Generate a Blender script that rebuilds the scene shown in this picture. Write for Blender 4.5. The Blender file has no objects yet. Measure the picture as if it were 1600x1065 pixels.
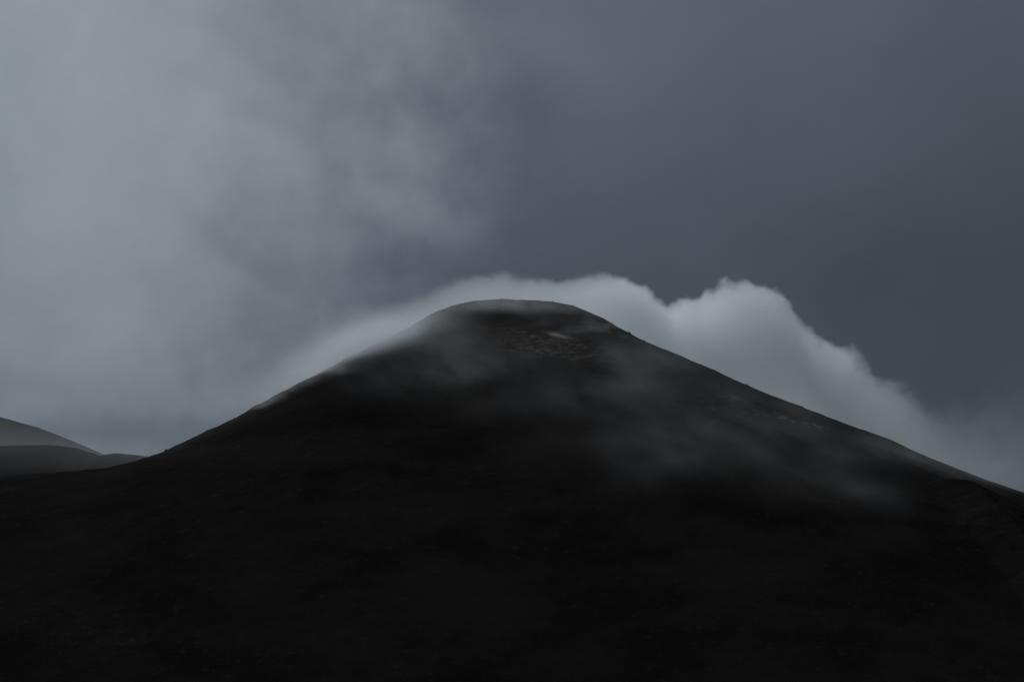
import bpy, math, random
import numpy as np

# ------------------------------------------------------------------ camera, sky, sun, exposure
scene = bpy.context.scene
coll = scene.collection
F, CX, CY, HORIZON = 2198.0, 800.0, 532.5, 1095.0      # lens of the photograph (1600 px wide)
PITCH = math.atan((HORIZON - CY) / F)
EYE = np.array([0.0, 0.0, 1.8])

cam_data = bpy.data.cameras.new('camera')
cam_data.sensor_width = 36.0
cam_data.lens = 36.0 * F / 1600.0
cam_data.clip_start, cam_data.clip_end = 0.5, 30000.0
cam = bpy.data.objects.new('camera', cam_data)
coll.objects.link(cam)
cam.location = EYE
cam.rotation_euler = (math.pi / 2 + PITCH, 0, 0)
scene.camera = cam

scene.view_settings.view_transform = 'Standard'
scene.view_settings.look = 'None'
scene.view_settings.exposure = 0.0
scene.view_settings.gamma = 1.0
scene.cycles.volume_bounces = 16
scene.cycles.max_bounces = 18
scene.cycles.diffuse_bounces = 2
scene.cycles.volume_step_rate = 1.5
scene.cycles.use_denoising = True

SUN_EL, SUN_AZ = math.radians(42), math.radians(-12)    # behind the cone, to the left (azimuth from +Y)
sun_data = bpy.data.lights.new('sun', 'SUN')
sun_data.energy = 2.45
sun_data.angle = math.radians(20)
sun_data.color = (0.90, 0.955, 1.0)
sun = bpy.data.objects.new('sun', sun_data)
coll.objects.link(sun)
sun.rotation_euler = (math.pi / 2 - SUN_EL, 0, math.pi - SUN_AZ)

def ray(px, py):
    """unit-depth direction of a photograph pixel, in world axes"""
    u, v = (px - CX) / F, (CY - py) / F
    return np.array([u, math.cos(PITCH) - v * math.sin(PITCH), math.sin(PITCH) + v * math.cos(PITCH)])

def at_depth(px, py, Y):
    d = ray(px, py)
    return EYE + d * (Y / d[1])

class Tree:
    """small helper round a node tree"""
    def __init__(self, nt):
        self.nt = nt
        nt.nodes.clear()
    def n(self, kind, **kw):
        x = self.nt.nodes.new(kind)
        for k, v in kw.items():
            setattr(x, k, v)
        return x
    def put(self, v, sock):
        if isinstance(v, bpy.types.NodeSocket):
            self.nt.links.new(v, sock)
        else:
            sock.default_value = v
    def m(self, op, a, b=None, c=None, clamp=False):
        x = self.n('ShaderNodeMath', operation=op, use_clamp=clamp)
        for i, q in enumerate((a, b, c)):
            if q is not None:
                self.put(q, x.inputs[i])
        return x.outputs[0]
    def smooth(self, v, lo, hi, a=0.0, b=1.0):
        x = self.n('ShaderNodeMapRange', interpolation_type='SMOOTHSTEP')
        for i, q in enumerate((v, lo, hi, a, b)):
            self.put(q, x.inputs[i])
        return x.outputs[0]
    def noise(self, vec, scale, detail=4, rough=0.5, dist=0.0):
        x = self.n('ShaderNodeTexNoise')
        self.put(vec, x.inputs['Vector'])
        x.inputs['Scale'].default_value = scale
        x.inputs['Detail'].default_value = detail
        x.inputs['Roughness'].default_value = rough
        x.inputs['Distortion'].default_value = dist
        return x.outputs['Fac']
    def gauss(self, X, Y, cx, cy, rx, ry, rot=0.0):
        """exp(-r^2) of an ellipse; rot in radians"""
        dx, dy = self.m('SUBTRACT', X, cx), self.m('SUBTRACT', Y, cy)
        c, s = math.cos(rot), math.sin(rot)
        a = self.m('ADD', self.m('MULTIPLY', dx, c / rx), self.m('MULTIPLY', dy, s / rx))
        b = self.m('SUBTRACT', self.m('MULTIPLY', dy, c / ry), self.m('MULTIPLY', dx, s / ry))
        r = self.m('ADD', self.m('MULTIPLY', a, a), self.m('MULTIPLY', b, b))
        return self.m('EXPONENT', self.m('MULTIPLY', r, -1.0))

def build_sky():
    w = bpy.data.worlds.new('World')
    scene.world = w
    w.use_nodes = True
    T = Tree(w.node_tree)
    tc = T.n('ShaderNodeTexCoord')
    vec = tc.outputs['Generated']
    sep = T.n('ShaderNodeSeparateXYZ')
    T.put(vec, sep.inputs[0])
    # azimuth and elevation, both in thousandths of the lens' focal length so that they are easy to read off
    az = T.m('MULTIPLY', T.m('ARCTAN2', sep.outputs[0], sep.outputs[1]), F)
    el = T.m('MULTIPLY', T.m('ARCSINE', sep.outputs[2]), F)
    def ae(px, py):
        d = ray(px, py); d = d / np.linalg.norm(d)
        return math.atan2(d[0], d[1]) * F, math.asin(d[2]) * F
    warp = T.n('ShaderNodeTexNoise')
    T.put(vec, warp.inputs['Vector'])
    warp.inputs['Scale'].default_value = 9.0
    warp.inputs['Detail'].default_value = 5.0
    ws = T.n('ShaderNodeSeparateXYZ'); T.put(warp.outputs['Color'], ws.inputs[0])
    waz = T.m('ADD', az, T.m('MULTIPLY', T.m('SUBTRACT', ws.outputs[0], 0.5), 260.0))
    wel = T.m('ADD', el, T.m('MULTIPLY', T.m('SUBTRACT', ws.outputs[1], 0.5), 260.0))
    big = T.noise(vec, 5.0, 3, 0.5)
    fine = T.noise(vec, 16.0, 4, 0.5, 0.6)
    # right side: dark slate cloud, a little lighter towards the top
    g = T.smooth(el, 560.0, 1120.0, 0.315, 0.375)
    g = T.m('ADD', g, T.m('MULTIPLY', T.m('SUBTRACT', big, 0.5), 0.06))
    g = T.m('ADD', g, T.smooth(az, 100.0, 800.0, 0.005, -0.025))
    # left side: pale bank with a ragged soft edge
    edge = T.m('ADD', T.smooth(el, 350.0, 700.0, -330.0, -65.0), T.smooth(el, 750.0, 1150.0, 0.0, -30.0))
    s = T.m('SUBTRACT', edge, waz)
    bank = T.m('ADD', T.smooth(s, -110.0, 150.0, 0.0, 0.075), T.smooth(s, 0.0, 560.0, 0.0, 0.115))
    g = T.m('ADD', g, bank)
    g = T.m('ADD', g, T.m('MULTIPLY', T.m('SUBTRACT', fine, 0.5), T.smooth(s, -200.0, 150.0, 0.0, 0.045)))
    shred = T.noise(vec, 17.0, 5, 0.5, 0.3)
    shred = T.m('ADD', T.m('MULTIPLY', shred, 0.65), T.m('MULTIPLY', T.noise(vec, 42.0, 6, 0.6, 0.5), 0.35))
    zone = T.m('MULTIPLY', T.smooth(s, -220.0, 0.0), T.smooth(s, 150.0, 560.0, 1.0, 0.35))
    g = T.m('ADD', g, T.m('MULTIPLY', T.m('MULTIPLY', T.m('SUBTRACT', shred, 0.5), zone), 0.15))
    faint = T.noise(vec, 11.0, 6, 0.6)
    g = T.m('ADD', g, T.m('MULTIPLY', T.m('SUBTRACT', faint, 0.5), 0.035))
    for px, py, rx, ry, rot, amp in BLOBS:
        a, e = ae(px, py)
        g = T.m('ADD', g, T.m('MULTIPLY', T.gauss(waz, wel, a, e, rx, ry, math.radians(rot)), amp))
    # unseen sky, darkened overhead and behind the camera to keep the near slope dark
    g = T.m('ADD', g, T.smooth(el, 1150.0, 2300.0, 0.0, SKY_TOP))
    g = T.m('ADD', g, T.smooth(sep.outputs[1], 0.2, -0.5, 0.0, SKY_BACK))
    lin = T.m('POWER', T.m('MAXIMUM', g, 0.02), 2.2)
    ramp = T.n('ShaderNodeMix', data_type='RGBA')
    T.put(T.smooth(g, 0.28, 0.55), ramp.inputs['Factor'])
    ramp.inputs['A'].default_value = (0.79, 1.00, 1.27, 1)
    ramp.inputs['B'].default_value = (0.88, 1.0, 1.15, 1)
    vm = T.n('ShaderNodeVectorMath', operation='SCALE')
    T.put(ramp.outputs['Result'], vm.inputs[0]); T.put(lin, vm.inputs['Scale'])
    sky = T.n('ShaderNodeTexSky', sky_type='NISHITA')
    sky.sun_disc = False
    sky.sun_elevation, sky.sun_rotation = SUN_EL, SUN_AZ
    sky.dust_density = 4.0
    sc = T.n('ShaderNodeVectorMath', operation='SCALE')
    T.put(sky.outputs[0], sc.inputs[0]); sc.inputs['Scale'].default_value = 0.00008   # what the overcast lets through
    add = T.n('ShaderNodeVectorMath', operation='ADD')
    T.put(vm.outputs[0], add.inputs[0]); T.put(sc.outputs[0], add.inputs[1])
    bg = T.n('ShaderNodeBackground'); T.put(add.outputs[0], bg.inputs['Color'])
    out = T.n('ShaderNodeOutputWorld'); T.put(bg.outputs[0], out.inputs[0])

SKY_TOP, SKY_BACK = -0.10, -0.16
# soft clumps in the overcast: photograph px, py, radii px, tilt, amount
BLOBS = [
    (60, 60, 260, 200, 0, 0.015), (110, 330, 260, 180, 0, 0.035), (420, 235, 150, 70, -20, 0.03),
    (340, 385, 80, 40, -30, -0.025), (400, 420, 70, 32, -35, -0.02), (480, 540, 170, 80, 20, -0.008),
    (390, 520, 80, 40, 20, -0.008), (300, 640, 130, 40, 15, 0.02), (560, 440, 120, 60, 20, -0.02), (655, 155, 60, 50, 0, -0.045),
    (520, 300, 40, 90, 10, -0.03), (590, 320, 70, 50, -20, 0.03), (690, 330, 60, 45, -20, 0.03),
    (620, 210, 110, 45, -20, 0.03), (470, 100, 130, 26, -28, -0.018), (430, 190, 120, 28, -30, -0.015),
    (250, 590, 220, 60, 0, 0.01), (150, 712, 240, 38, 0, -0.10), (30, 620, 90, 40, 0, -0.03),
    (640, 60, 120, 80, 0, 0.03), (650, 235, 70, 60, -20, 0.03), (620, 440, 90, 40, 10, -0.04), (560, 330, 60, 50, 0, 0.02), (740, 350, 50, 26, -20, 0.02), (1450, 480, 300, 160, 0, -0.015), (800, 60, 160, 90, 0, 0.02),
    (380, 600, 110, 50, 25, -0.01),
]
build_sky()

# ------------------------------------------------------------------ noise (value noise on a hashed lattice)
def hash3(i, j, k, seed):
    h = (i.astype(np.int64) * 374761393 + j.astype(np.int64) * 668265263 + k.astype(np.int64) * 2147483647 + seed * 974634777) & 0xffffffff
    h = ((h ^ (h >> 13)) * 1274126177) & 0xffffffff
    h = ((h ^ (h >> 16)) * 2246822519) & 0xffffffff
    return ((h ^ (h >> 15)) & 0xffff).astype(np.float32) / 65535.0

def vnoise(x, y, z, seed=0):
    xi, yi, zi = np.floor(x), np.floor(y), np.floor(z)
    fx, fy, fz = (x - xi).astype(np.float32), (y - yi).astype(np.float32), (z - zi).astype(np.float32)
    fx, fy, fz = fx * fx * (3 - 2 * fx), fy * fy * (3 - 2 * fy), fz * fz * (3 - 2 * fz)
    def c(a, b, d):
        return hash3(xi + a, yi + b, zi + d, seed)
    x00 = c(0, 0, 0) * (1 - fx) + c(1, 0, 0) * fx
    x10 = c(0, 1, 0) * (1 - fx) + c(1, 1, 0) * fx
    x01 = c(0, 0, 1) * (1 - fx) + c(1, 0, 1) * fx
    x11 = c(0, 1, 1) * (1 - fx) + c(1, 1, 1) * fx
    return (x00 * (1 - fy) + x10 * fy) * (1 - fz) + (x01 * (1 - fy) + x11 * fy) * fz - 0.5

def fbm(x, y, z, octaves=4, seed=0, gain=0.5):
    """about -0.5 .. 0.5"""
    out, amp, tot = 0.0, 1.0, 0.0
    for o in range(octaves):
        c, s = math.cos(0.6 * o + 0.3), math.sin(0.6 * o + 0.3)
        out = out + amp * vnoise((x * c - y * s) + 17.3 * o, (x * s + y * c) - 9.1 * o, z + 5.7 * o, seed + o)
        tot += amp
        amp *= gain
        x, y, z = x * 2.03, y * 2.03, z * 2.03
    return out / tot

def sstep(v, lo, hi):
    t = np.clip((v - lo) / (hi - lo), 0, 1)
    return t * t * (3 - 2 * t)

# ------------------------------------------------------------------ terrain
D = 1500.0
SKYLINE = [(-900, 790), (-300, 762), (0, 744), (66, 738), (113, 735), (160, 731), (200, 722), (231, 713), (252, 705), (282, 691), (314, 676),
           (360, 655), (394, 635), (443, 609), (469, 596), (500, 580), (526, 566), (563, 547), (600, 530), (640, 508), (666, 494), (679, 487),
           (696, 480), (718, 473), (737, 468), (784, 465.5), (833, 468), (865, 470), (898, 477), (930, 490), (950, 500), (970, 512),
           (998, 527), (1040, 545), (1060, 553), (1109, 574), (1176, 604), (1210, 618), (1263, 638), (1319, 660), (1394, 686),
           (1413, 695), (1462, 719), (1518, 743), (1560, 758), (1600, 773), (1800, 850), (2100, 940)]
SK = np.array(SKYLINE, float)
TOPX = 812.0
X0 = at_depth(TOPX, 467, D)[0]
SZ = np.array([at_depth(a, b, D) for a, b in SKYLINE])          # skyline points carried to the cone's own distance
prof_r = np.linspace(0, 1500, 601)
def side(sign):
    m = (SZ[:, 0] - X0) * sign >= 0
    r, z = (SZ[m, 0] - X0) * sign, SZ[m, 2]
    o = np.argsort(r)
    top = at_depth(TOPX, 466.5, D)[2]
    r, z = np.r_[0, r[o]], np.r_[top, z[o]]
    return np.interp(prof_r, r, z)
PL, PR = side(-1), side(1)
TOPZ = PL[0]
PF = TOPZ - np.interp(prof_r, [0, 55, 110, 300, 520, 700, 860, 1500], [0, 8, 34, 142, 272, 378, 472, 560])

def rough(x, y):
    n = 3.0 * fbm(x / 120, y / 120, x * 0, 2, 11) + 2.2 * fbm(x / 26, y / 26, x * 0, 3, 23)
    dr = np.hypot(x - X0, y - D)
    n = n + (0.9 + 1.7 * np.exp(-(dr / 330) ** 2)) * fbm(x / 6.0, y / 6.0, x * 0, 3, 37)
    dx, dy = x - X0, y - D
    th = np.arctan2(dy, dx)
    r = np.hypot(dx, dy)
    wa = 2.5 * fbm(x / 200, y / 200, x * 0, 2, 44)
    gully = np.abs(fbm(6 * np.cos(th) + wa, 6 * np.sin(th) + r / 500, x * 0 + wa, 3, 51)) * 2
    return n - 5.0 * gully * sstep(r, 90, 380) + 1.0

SPUR = np.array([at_depth(a, b, 1050.0) for a, b in [(1250, 800), (1380, 772), (1440, 757), (1470, 749), (1490, 746.5), (1512, 748), (1522, 751), (1530, 757),
                                                    (1545, 763), (1556, 769), (1575, 779), (1600, 792), (1700, 850), (1900, 950)]])
def terrain(x, y, detail=True):
    dx, dy = x - X0, y - D
    r = np.hypot(dx, dy) + 1e-6
    c2 = (dx / r) ** 2
    s = np.where(dx < 0, np.interp(r, prof_r, PL), np.interp(r, prof_r, PR))
    f = np.interp(r, prof_r, PF)
    blend = c2 * sstep(r, 0, 60) + 0.5 * (1 - sstep(r, 0, 60))
    z = s * blend + f * (1 - blend)
    # shallow notch and scarp on the upper right of the summit, below the rim
    z = z - 7.0 * np.exp(-((x - X0 - 62) / 34) ** 2 - ((y - D + 95) / 34) ** 2)
    z = z + 5.0 * np.exp(-((x - X0 - 40) / 60) ** 2 - ((y - D + 62) / 16) ** 2)
    if detail:
        z = z + rough(x, y) * (0.5 + 0.5 * sstep(r, 30, 260)) * 0.55
    z = z + np.interp(x / y, TRIM[0], TRIM[1]) * sstep(y, D - 620, D - 380) * (1 - sstep(y, D + 200, D + 400))
    lid = -55.0 + 0.53 * (900.0 - (D - y)) + (0.6 * rough(x, y) if detail else 0)      # the whole massif falls away towards the plain
    k = 30.0
    hh = np.clip(0.5 + 0.5 * (lid - z) / k, 0, 1)
    z = lid * (1 - hh) + z * hh - k * hh * (1 - hh)
    sp = np.interp(x, SPUR[:, 0], SPUR[:, 2], left=-500)
    sp = sp - 0.50 * np.abs(y - 1050.0) + (2.2 * fbm(x / 9, y / 9, x * 0, 3, 77) if detail else 0)
    return np.maximum(z, sp)

def project(x, y, z):
    dz, c, s = z - EYE[2], math.cos(PITCH), math.sin(PITCH)
    depth = y * c + dz * s
    return CX + F * x / depth, CY - F * (dz * c - y * s) / depth

TRIM = [np.array([-1.0, 1.0]), np.array([0.0, 0.0])]        # small height trim along the flanks, by bearing from the viewpoint
def skyline_error(gx, gy, cols, detail):
    gz = terrain(gx, gy, detail)
    px, py = project(gx, gy, gz)
    err = np.array([py[np.abs(px - c) < 4].min() - np.interp(c, SK[:, 0], SK[:, 1]) for c in cols])
    return err

def fit_skyline():
    """shape the two flanks until the silhouette seen from the viewpoint falls on the photographed one"""
    global PL, PR
    gx, gy = np.meshgrid(np.arange(-760, 860, 3.0), np.arange(D - 420, D + 120, 5.0))
    cols = np.arange(20, 1440, 10.0)
    ker = np.array([1, 3, 5, 3, 1]) / 13.0
    for it in range(10):
        err = skyline_error(gx, gy, cols, False)
        err = np.convolve(np.pad(err, 2, mode='edge'), ker, 'valid')
        xs = (cols - CX) / F * D - X0
        e = np.clip(err, -30, 30) * D / F
        PR = PR + 0.5 * np.interp(prof_r, xs[xs > 0], e[xs > 0])
        PL = PL + 0.5 * np.interp(prof_r, -xs[xs < 0][::-1], e[xs < 0][::-1])
        PF[:] += 0.5 * e[np.argmin(abs(xs))] * np.exp(-prof_r / 200)
        print('skyline fit', it, round(float(np.abs(err).max()), 2))
    TRIM[0], TRIM[1] = (cols - CX) / F, np.zeros(len(cols))
    for it in range(6):
        err = skyline_error(gx, gy, cols, True)
        e = np.convolve(np.pad(err, 1, mode='edge'), [0.25, 0.5, 0.25], 'valid')
        TRIM[1] = TRIM[1] + 0.8 * e * D / F
        print('skyline trim', it, round(float(np.abs(err).max()), 2))
fit_skyline()

def grid_object(name, xs, ys, zf, mat):
    gx, gy = np.meshgrid(xs, ys)
    gz = zf(gx, gy)
    ny, nx = gx.shape
    v = np.stack([gx.ravel(), gy.ravel(), gz.ravel()], 1)
    i = np.arange(nx * ny).reshape(ny, nx)
    f = np.stack([i[:-1, :-1].ravel(), i[:-1, 1:].ravel(), i[1:, 1:].ravel(), i[1:, :-1].ravel()], 1)
    me = bpy.data.meshes.new(name)
    me.vertices.add(len(v)); me.vertices.foreach_set('co', v.astype(np.float32).ravel())
    me.loops.add(f.size); me.loops.foreach_set('vertex_index', f.astype(np.int32).ravel())
    me.polygons.add(len(f)); me.polygons.foreach_set('loop_start', np.arange(0, f.size, 4, dtype=np.int32))
    me.update(calc_edges=True)
    me.polygons.foreach_set('use_smooth', np.ones(len(f), bool))
    me.materials.append(mat)
    o = bpy.data.objects.new(name, me)
    coll.objects.link(o)
    o['kind'] = 'structure'
    return o

def patch_on_cone(px, py):
    """the point of the cone's face seen at a photograph pixel"""
    d = ray(px, py)
    d = d / d[1]
    ys = np.arange(850, 1620, 1.0)
    x, z = EYE[0] + d[0] * ys, EYE[2] + d[2] * ys
    t = terrain(x, ys, False)
    hit = np.nonzero(t >= z)[0]
    k = hit[0] if len(hit) else int(np.argmax(t - z))
    return float(x[k]), float(ys[k]), float(z[k])

def ash_material(name, patches):
    m = bpy.data.materials.new(name)
    m.use_nodes = True
    T = Tree(m.node_tree)
    tc = T.n('ShaderNodeTexCoord'); vec = tc.outputs['Object']
    sep = T.n('ShaderNodeSeparateXYZ'); T.put(vec, sep.inputs[0])
    def mix(f, a, b):
        x = T.n('ShaderNodeMix', data_type='RGBA')
        T.put(f, x.inputs['Factor']); T.put(a, x.inputs['A']); T.put(b, x.inputs['B'])
        return x.outputs['Result']
    col = mix(T.smooth(T.noise(vec, 0.012, 5, 0.6), 0.35, 0.65), (0.0122, 0.0112, 0.0110, 1), (0.0210, 0.0178, 0.0160, 1))
    col = mix(T.smooth(T.noise(vec, 0.16, 6, 0.75), 0.52, 0.72, 0.0, 0.8), col, (0.032, 0.027, 0.023, 1))
    for x, y, z, rx, rz, rot, lo, amt, c in patches:
        fleck = T.smooth(T.noise(vec, 0.11, 9, 0.8, 0.0), lo, lo + 0.12)
        w = T.gauss(sep.outputs[0], sep.outputs[2], x, z, rx, rz, math.radians(rot))
        col = mix(T.m('MULTIPLY', T.m('MULTIPLY', fleck, w), amt, clamp=True), col, c)
    b = T.n('ShaderNodeBump'); b.inputs['Strength'].default_value = 0.45; b.inputs['Distance'].default_value = 1.2
    T.put(T.noise(vec, 0.6, 6, 0.7), b.inputs['Height'])
    p = T.n('ShaderNodeBsdfPrincipled')
    T.put(col, p.inputs['Base Color']); p.inputs['Roughness'].default_value = 0.95
    p.inputs['Specular IOR Level'].default_value = 0.0
    T.put(b.outputs[0], p.inputs['Normal'])
    out = T.n('ShaderNodeOutputMaterial'); T.put(p.outputs[0], out.inputs[0])
    return m

PALE, OCHRE, RUST, GREY = (0.38, 0.34, 0.26, 1), (0.17, 0.145, 0.11, 1), (0.075, 0.048, 0.040, 1), (0.22, 0.185, 0.16, 1)
marks = []
for px, py, rx, ry, rot, lo, amt, c in [
        (872, 524, 17, 5, -28, 0.36, 1.0, PALE), (890, 536, 22, 6, -28, 0.50, 0.7, OCHRE), (850, 530, 26, 9, -20, 0.42, 0.9, RUST),
        (845, 548, 48, 14, -12, 0.50, 0.55, OCHRE), (800, 515, 26, 9, -20, 0.50, 0.5, OCHRE), (765, 480, 30, 7, 0, 0.48, 0.6, OCHRE),
        (870, 545, 60, 22, -15, 0.47, 0.5, RUST), (905, 560, 40, 20, -10, 0.52, 0.4, OCHRE), (905, 480, 20, 6, -20, 0.46, 0.5, OCHRE), (820, 525, 110, 34, -12, 0.38, 0.28, RUST), (850, 545, 90, 26, -14, 0.44, 0.30, OCHRE), (780, 480, 90, 12, 0, 0.42, 0.45, OCHRE), (960, 520, 60, 12, -30, 0.44, 0.35, GREY), (905, 510, 60, 22, -25, 0.42, 0.3, RUST), (1150, 640, 120, 40, -22, 0.50, 0.16, GREY),
        (860, 530, 70, 26, -15, 0.53, 0.8, GREY), (170, 985, 200, 40, -6, 0.52, 0.05, GREY), (330, 1030, 160, 40, -14, 0.54, 0.05, GREY),
        (1145, 620, 14, 6, -15, 0.44, 0.6, GREY), (1205, 648, 30, 8, -14, 0.50, 0.7, GREY), (1255, 660, 36, 7, -22, 0.50, 0.9, GREY),
        (1195, 645, 18, 6, -14, 0.44, 0.5, OCHRE)]:
    x, y, z = patch_on_cone(px, py)
    k = y / F
    marks.append((x, y, z, rx * k, ry * k, rot, lo, amt, c))
ash = ash_material('volcanic_ash', marks)
plain_ash = ash_material('dark_cinder', [])

mountain = grid_object('mountain', np.r_[np.arange(-1500, -820, 12.0), np.arange(-820, 1000.1, 1.5), np.arange(1012, 1700, 12.0)], np.r_[np.arange(D - 900, D - 560, 5.0), np.arange(D - 560, D + 300.1, 1.8), np.arange(D + 306, D + 900, 12.0)], terrain, ash)

# far ridges behind the left flank, and the dark plain reaching the horizon
def ridge(name, Y, pts, slope, amp, seed, x_pad=500):
    P = np.array([at_depth(a, b, Y) for a, b in pts])
    def zf(x, y):
        z = np.interp(x, P[:, 0], P[:, 2])
        d = y - Y
        return z - slope * (np.sqrt(d * d + 400) - 20) + amp * fbm(x / 22, y / 22, x * 0, 4, seed) + 0.5 * amp * fbm(x / 7, y / 7, x * 0, 2, seed + 9) + amp * 1.5 * fbm(x / 90, y / 90, x * 0, 2, seed + 5) * sstep(np.abs(d), 5, 120)
    return grid_object(name, np.arange(P[0, 0], P[-1, 0], 2.5), np.arange(Y - 450, Y + 450, 6.0), zf, plain_ash)
ridge('hill', 1830.0, [(-700, 730), (-200, 705), (0, 697), (37, 696), (73, 696), (100, 697), (113, 699), (131, 703), (150, 709), (160, 712), (172, 710), (184, 708),
                     (206, 710), (231, 713), (300, 722), (500, 760)], 0.45, 2.2, 301)
ridge('hill', 2450.0, [(-900, 600), (-300, 608), (-60, 638), (0, 651), (34, 661), (60, 668), (81, 676), (113, 688), (140, 700), (170, 712), (230, 740), (400, 820)], 0.45, 1.5, 402)

def plain(x, y):
    r = np.hypot(x, y)
    hollow = 1.0 - np.exp(-(r / 12.0) ** 2)
    z = (1.1 * fbm(x / 9, y / 9, x * 0, 4, 5) + 5.0 * fbm(x / 70, y / 70, x * 0, 3, 8) * sstep(r, 20, 120)) * hollow
    z = z + 14.0 * fbm(x / 500, y / 500, x * 0, 3, 9) * sstep(r, 150, 900)
    z = z - 12.0 * sstep(r, 30, 160)
    return z - 0.05 + 4.0 * np.exp(-((x + 95) / 70) ** 2 - ((y - 260) / 70) ** 2)
t = np.linspace(-1, 1, 601)
spread = np.sign(t) * (220 * np.abs(t) + 11000 * np.abs(t) ** 5)
grid_object('ground', spread, spread, plain, plain_ash)

# ------------------------------------------------------------------ boulders on the skyline, cinder gravel in front
def boulder_mesh(name, seed, mat):
    import bmesh
    bm = bmesh.new()
    bmesh.ops.create_icosphere(bm, subdivisions=3, radius=1.0)
    rnd = np.random.RandomState(seed)
    off = rnd.rand(3) * 50
    for v in bm.verts:
        p = np.array(v.co)
        q = p * 1.1 + off
        k = 1.0 + 0.75 * float(fbm(np.array([q[0]]), np.array([q[1]]), np.array([q[2]]), 3, seed)[0])
        for n in planes(seed):
            d = p @ n
            if d > 0.62:
                k = min(k, 0.66 / d)
        v.co = p * k * np.array([1.15, 0.95, 0.85])
    me = bpy.data.meshes.new(name); bm.to_mesh(me); bm.free()
    me.materials.append(mat)
    return me
def planes(seed):
    r = np.random.RandomState(seed + 99)
    v = r.randn(7, 3)
    return v / np.linalg.norm(v, axis=1)[:, None]

def skyline_spot(px):
    """the ground point that makes the silhouette in this column"""
    ys = np.arange(D - 420, D + 100, 2.0)
    x = (px - CX) / F * ys
    z = terrain(x, ys)
    k = int(np.argmax((z - EYE[2]) / ys))
    return x[k], ys[k], z[k]
meshes = [boulder_mesh('boulder', s, plain_ash) for s in (3, 14, 27)]
for n, (px, size, label) in enumerate([
        (254, 2.1, 'dark boulder on the lowest skyline of the cone just above the saddle'),
        (315, 1.6, 'small dark boulder on the cone\'s lower left skyline, second above the saddle'),
        (358, 1.2, 'tiny dark boulder on the misty left skyline, third above the saddle'),
        (715, 1.3, 'small rock at the shoulder where the left flank rounds into the summit'),
        (784, 1.7, 'dark rock on the very top of the rounded summit'),
        (866, 1.6, 'dark rock at the right end of the flat summit crest'),
        (899, 1.5, 'dark rock where the summit crest begins to drop to the right'),
        (962, 1.4, 'dark rock on the steep skyline beside the bluish wisp of smoke'),
        (990, 2.0, 'largest dark outcrop rock on the skyline right of the summit, under the white cloud'),
        (1012, 1.4, 'dark rock just below the outcrop on the right skyline'),
        (1176, 1.6, 'dark rock halfway down the right skyline below the tall white cloud'),
        (1263, 1.3, 'dark rock on the lower right skyline above the pale streaks')]):
    x, y, z = skyline_spot(px)
    o = bpy.data.objects.new('boulder', meshes[n % 3])
    coll.objects.link(o)
    o.location = (x, y, z - size * 0.15)
    o.scale = (size * 1.0, size * 0.8, size * 0.7)
    o.rotation_euler = (0.2 * n, 0.13 * n, 1.7 * n)
    o['label'], o['category'], o['group'] = label, 'boulder', 'boulders along the skyline of the cone'

def gravel():
    rnd = np.random.RandomState(5)
    base = np.array([(1, 0, 0), (-1, 0, 0), (0, 1, 0), (0, -1, 0), (0, 0, 1), (0, 0, -1)], float)
    tri = np.array([(0, 2, 4), (2, 1, 4), (1, 3, 4), (3, 0, 4), (2, 0, 5), (1, 2, 5), (3, 1, 5), (0, 3, 5)])
    V, Fc = [], []
    N = 9000
    y = 9 + 240 * rnd.rand(N) ** 1.6
    x = (rnd.rand(N) - 0.5) * (y * 1.0 + 10)
    s = 0.02 + 0.10 * rnd.rand(N) ** 4 + 0.0006 * y
    z = plain(x, y)
    for i in range(N):
        p = base * (s[i] * (0.6 + 0.8 * rnd.rand(6, 1))) * np.array([1.2, 1.0, 0.7])
        a = rnd.rand() * 6.28
        c, sn = math.cos(a), math.sin(a)
        p = np.stack([p[:, 0] * c - p[:, 1] * sn, p[:, 0] * sn + p[:, 1] * c, p[:, 2]], 1)
        V.append(p + (x[i], y[i], z[i] + s[i] * 0.2)); Fc.append(tri + 6 * i)
    me = bpy.data.meshes.new('gravel')
    me.from_pydata(np.concatenate(V).tolist(), [], np.concatenate(Fc).tolist())
    me.materials.append(plain_ash)
    o = bpy.data.objects.new('gravel', me); coll.objects.link(o)
    o['kind'], o['label'], o['category'] = 'stuff', 'loose dark cinder gravel strewn over the black ground at the bottom', 'gravel'
gravel()

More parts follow.
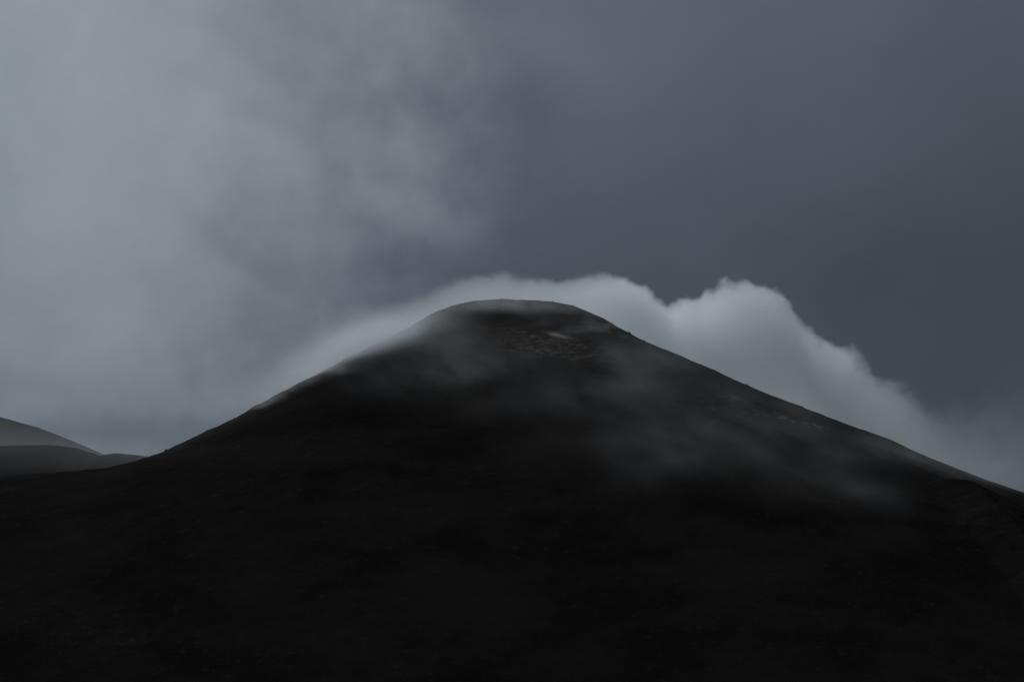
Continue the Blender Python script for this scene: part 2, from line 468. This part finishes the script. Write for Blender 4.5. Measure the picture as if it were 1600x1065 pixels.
# ------------------------------------------------------------------ clouds and mist: real volumes on voxel grids
def volume_object(name, label, lo, hi, cell, density, color=(1, 1, 1), aniso=0.35):
    lo, hi = np.array(lo, float), np.array(hi, float)
    res = [int(round((hi[i] - lo[i]) / cell[i])) + 1 for i in range(3)]
    ax = [np.linspace(lo[i], hi[i], res[i], dtype=np.float32) for i in range(3)]
    vals = np.empty((res[2], res[1], res[0]), np.float32)
    for k, zz in enumerate(ax[2]):
        gy, gx = np.meshgrid(ax[1], ax[0], indexing='ij')
        vals[k] = density(gx, gy, np.full_like(gx, zz))
    vals[0] = 0; vals[-1] = 0; vals[:, 0] = 0; vals[:, -1] = 0; vals[:, :, 0] = 0; vals[:, :, -1] = 0
    me = bpy.data.meshes.new(name)
    me.vertices.add(vals.size)
    at = me.attributes.new('thickness', 'FLOAT', 'POINT')
    at.data.foreach_set('value', vals.ravel() * 1000.0)       # per kilometre: sparse grids drop very small numbers
    o = bpy.data.objects.new(name, me); coll.objects.link(o)
    m = bpy.data.materials.new(name + '_vapour'); m.use_nodes = True
    T = Tree(m.node_tree)
    v = T.n('ShaderNodeVolumePrincipled')
    v.inputs['Color'].default_value = (*color, 1); v.inputs['Density'].default_value = 0.001; v.inputs['Anisotropy'].default_value = aniso
    out = T.n('ShaderNodeOutputMaterial'); T.put(v.outputs[0], out.inputs['Volume'])
    me.materials.append(m)
    ng = bpy.data.node_groups.new(name, 'GeometryNodeTree')
    for io in ('INPUT', 'OUTPUT'):
        ng.interface.new_socket('Geometry', in_out=io, socket_type='NodeSocketGeometry')
    G = Tree(ng)
    gi, go, vc = G.n('NodeGroupInput'), G.n('NodeGroupOutput'), G.n('GeometryNodeVolumeCube')
    vc.inputs['Min'].default_value = lo; vc.inputs['Max'].default_value = hi
    for c, r in zip('XYZ', res):
        vc.inputs['Resolution ' + c].default_value = r
    sep = G.n('ShaderNodeSeparateXYZ'); G.put(G.n('GeometryNodeInputPosition').outputs[0], sep.inputs[0])
    ix = [G.m('ROUND', G.m('MULTIPLY', G.m('SUBTRACT', sep.outputs[i], float(lo[i])), (res[i] - 1) / float(hi[i] - lo[i]))) for i in range(3)]
    index = G.m('ADD', ix[0], G.m('MULTIPLY', G.m('ADD', ix[1], G.m('MULTIPLY', ix[2], float(res[1]))), float(res[0])))
    na = G.n('GeometryNodeInputNamedAttribute', data_type='FLOAT'); na.inputs['Name'].default_value = 'thickness'
    si = G.n('GeometryNodeSampleIndex', data_type='FLOAT', domain='POINT', clamp=True)
    G.put(gi.outputs[0], si.inputs['Geometry']); G.put(na.outputs[0], si.inputs['Value']); G.put(index, si.inputs['Index'])
    G.put(si.outputs[0], vc.inputs['Density'])
    sm = G.n('GeometryNodeSetMaterial'); sm.inputs['Material'].default_value = m
    G.put(vc.outputs[0], sm.inputs['Geometry']); G.put(sm.outputs[0], go.inputs[0])
    md = o.modifiers.new('vapour', 'NODES'); md.node_group = ng
    o['kind'], o['label'], o['category'] = 'stuff', label, name
    print(name, res, vals.size)
    return o

# cloud pouring over behind the summit and down the right flank
YC = 1740.0
CAP = np.array([at_depth(a, b, YC) for a, b in [
    (200, 640), (300, 600), (400, 560), (470, 515), (510, 490), (560, 478), (620, 468), (660, 460), (700, 445), (740, 436), (790, 430), (830, 436), (870, 440), (905, 434), (940, 429),
    (970, 431), (1000, 441), (1030, 456), (1043, 467), (1060, 461), (1090, 455), (1108, 447), (1130, 432), (1152, 430), (1180, 435), (1205, 445),
    (1220, 457), (1233, 480), (1250, 500), (1270, 511), (1300, 525), (1320, 533), (1331, 533), (1338, 546), (1346, 568), (1372, 578),
    (1400, 590), (1430, 606), (1460, 618), (1500, 612), (1560, 604), (1640, 600), (1800, 610)]])
CAP[:, 2] += np.interp(CAP[:, 0], [-120, 40, 130, 200], [-2, 0, -8, -13])
CX_ = CAP[:, 0] * 0.985
def by_px(x, pts):
    xs = [(p - CX) / F * YC for p, _ in pts]
    return np.interp(x, xs, [v for _, v in pts])
def cap_density(x, y, z):
    w1 = fbm(x / 40, y / 90, z / 40, 5, 600, 0.66)
    w2 = fbm(x / 40 + 40, y / 90, z / 40, 5, 650, 0.66)
    puff = 0.5 - 2.6 * np.abs(fbm(x / 26, y / 60, z / 26, 3, 640, 0.6))     # rounded billows
    rag = by_px(x, [(400, 14), (700, 8), (900, 12), (1100, 20), (1340, 24), (1450, 40), (1600, 60)])
    xx = x + rag * 0.9 * w1
    top = np.interp(xx, CX_, CAP[:, 2])
    top = top - 170 * np.clip((y - YC) / 190, -1, 1) ** 2 + rag * (1.5 * w2 + 0.6 * puff) + 12.0 * fbm(x / 12, y / 26, z / 12, 3, 660, 0.7) * np.clip(rag / 14, 0, 1)
    soft = by_px(x, [(300, 60), (500, 34), (650, 16), (740, 9), (900, 10), (1050, 5), (1335, 6), (1400, 22), (1480, 70), (1700, 90)])
    core = by_px(x, [(380, 0.0), (470, 0.0022), (640, 0.0050), (740, 0.0068), (900, 0.010), (1000, 0.020), (1200, 0.020), (1300, 0.016), (1360, 0.009), (1450, 0.0026), (1600, 0.0015), (1700, 0.0)])
    d = sstep(top - z, -0.15 * soft, soft)
    d = d * np.clip(0.75 + 1.1 * fbm(x / 70, y / 70, z / 70, 3, 700), 0.15, 2)
    side_ = sstep(190 - np.abs(y - YC), 0, 60)
    low = sstep(z, 60, 160)
    deep = 1 - 0.70 * sstep(top - z, 25, 130)
    return core * d * deep * side_ * low
volume_object('cloud', 'pale grey cloud bank hugging the far side of the summit and billowing above the right flank',
              (-420, 1548, 50), (760, 1932, 560), (2.6, 5.2, 2.4), cap_density, color=(0.972, 0.988, 1.0), aniso=0.1)

# thin mist drifting over the face of the cone
WISPS = [  # photograph px, py, radii px, tilt (deg, up to the right), strength
    (590, 550, 90, 30, 30, 0.5), (578, 545, 88, 26, 31, 10.5), (470, 598, 110, 18, 31, 1.6), (650, 508, 60, 16, 30, 1.6), (680, 505, 60, 28, 25, 0.45), (790, 480, 90, 16, 0, 1.0), (655, 545, 80, 40, 25, 0.45), (730, 545, 50, 60, 25, 0.35),
    (640, 600, 120, 40, 20, 0.22), (730, 600, 70, 25, 15, 0.35), (800, 560, 200, 70, 10, 0.20), (1080, 640, 220, 80, -10, 0.16), (1330, 720, 220, 70, -15, 0.18), (800, 482, 120, 18, 0, 1.4), (540, 562, 60, 26, 30, 0.6), (850, 510, 50, 8, 22, 0.45), (930, 512, 52, 8, 20, 1.7), (900, 488, 40, 8, -10, 0.5),
    (990, 570, 60, 45, 0, 0.50), (960, 620, 90, 40, 10, 0.32), (1060, 580, 60, 25, -20, 0.35), (1160, 625, 90, 22, -15, 0.40),
    (860, 640, 120, 40, 5, 0.20), (1080, 690, 120, 50, 15, 0.28), (1010, 740, 90, 30, 20, 0.22), (1180, 700, 110, 40, 10, 0.22), (1300, 740, 120, 50, 15, 0.22),
    (1400, 712, 80, 24, -22, 0.8), (1450, 745, 110, 34, -18, 0.30), (1380, 785, 150, 40, -5, 0.25), (1535, 750, 70, 16, -24, 1.1), (960, 700, 120, 30, 10, 0.16),
    (430, 630, 130, 12, 30, 0.45), (310, 690, 110, 12, 30, 0.25), (520, 585, 60, 18, 30, 0.7)]
W, CACHE = [], {}
for px, py, rx, ry, rot, s_ in WISPS:
    x, y, z = patch_on_cone(px, py)
    W.append((x, y, z, rx * y / F, ry * y / F, math.radians(rot), s_))
def wisp_density(x, y, z):
    if 't' not in CACHE:
        CACHE['t'] = terrain(x, y)
    h = z - CACHE['t']
    n = fbm(x / 60, y / 60, z / 38, 4, 800, 0.55)
    n2 = fbm(x / 60 + 31, y / 60, z / 38, 4, 820, 0.55)
    wx, wz = x + 46 * n, z + 34 * n2
    tot = np.zeros_like(x)
    for cx, cy, cz, rx, rz, rot, s_ in W:
        c, s = math.cos(rot), math.sin(rot)
        a = ((wx - cx) * c + (wz - cz) * s) / rx
        b = (-(wx - cx) * s + (wz - cz) * c) / rz
        tot += s_ * np.exp(-a * a - b * b)
    lift = sstep(h, -14, 0) * (1 - sstep(h, 8, 56))
    front = 1 - sstep(y, D + 20, D + 70)
    along, across = x * 0.87 - z * 0.5, x * 0.5 + z * 0.87
    var = np.clip(0.75 + 1.5 * fbm(x / 34, y / 60, z / 24, 4, 860, 0.6) + 2.5 * fbm(along / 30, y / 80, across / 9, 4, 880, 0.66), 0.03, 2.6)
    open_ = 1 - sstep(x, 240, 300) * (1 - sstep(y, 1060, 1110))      # clear air in front of the spur
    ridge_calm = np.exp(-((x + 160) / 90) ** 2) * sstep(z, 300, 340)       # an unbroken veil where cloud spills over the left ridge
    var = var * (1 - ridge_calm) + 1.0 * ridge_calm
    return 0.0023 * tot * lift * front * var * open_
volume_object('mist', 'thin grey mist and steam drifting across the dark face of the cone',
              (-560, D - 560, 30), (700, D + 75, 480), (4.0, 6.0, 3.4), wisp_density, color=(0.95, 0.985, 1.0), aniso=0.1)

# mist lying in the saddle behind the left shoulder
def saddle_density(x, y, z):
    n = fbm(x / 80, y / 80, z / 30, 3, 900)
    near = 0.0008 * sstep(y, 1600, 1680) * (1 - sstep(y, 1900, 2000)) * (1 - sstep(z, 290, 380))
    far = 0.00045 * sstep(y, 1900, 2050) * (1 - sstep(y, 2330, 2420)) * (1 - sstep(z, 360, 500))
    side_ = sstep(x, -1250, -1050) * (1 - sstep(x, -330, -180))
    return np.clip(near * (1 + 1.6 * n) + far * (1 + 0.8 * n), 0, 1) * side_ * sstep(z, 20, 60)
volume_object('fog', 'pale fog filling the saddle behind the dark shoulder at the left',
              (-1270, 1590, 15), (-170, 2430, 520), (16, 16, 7), saddle_density, color=(0.93, 0.97, 1.0), aniso=0.0)
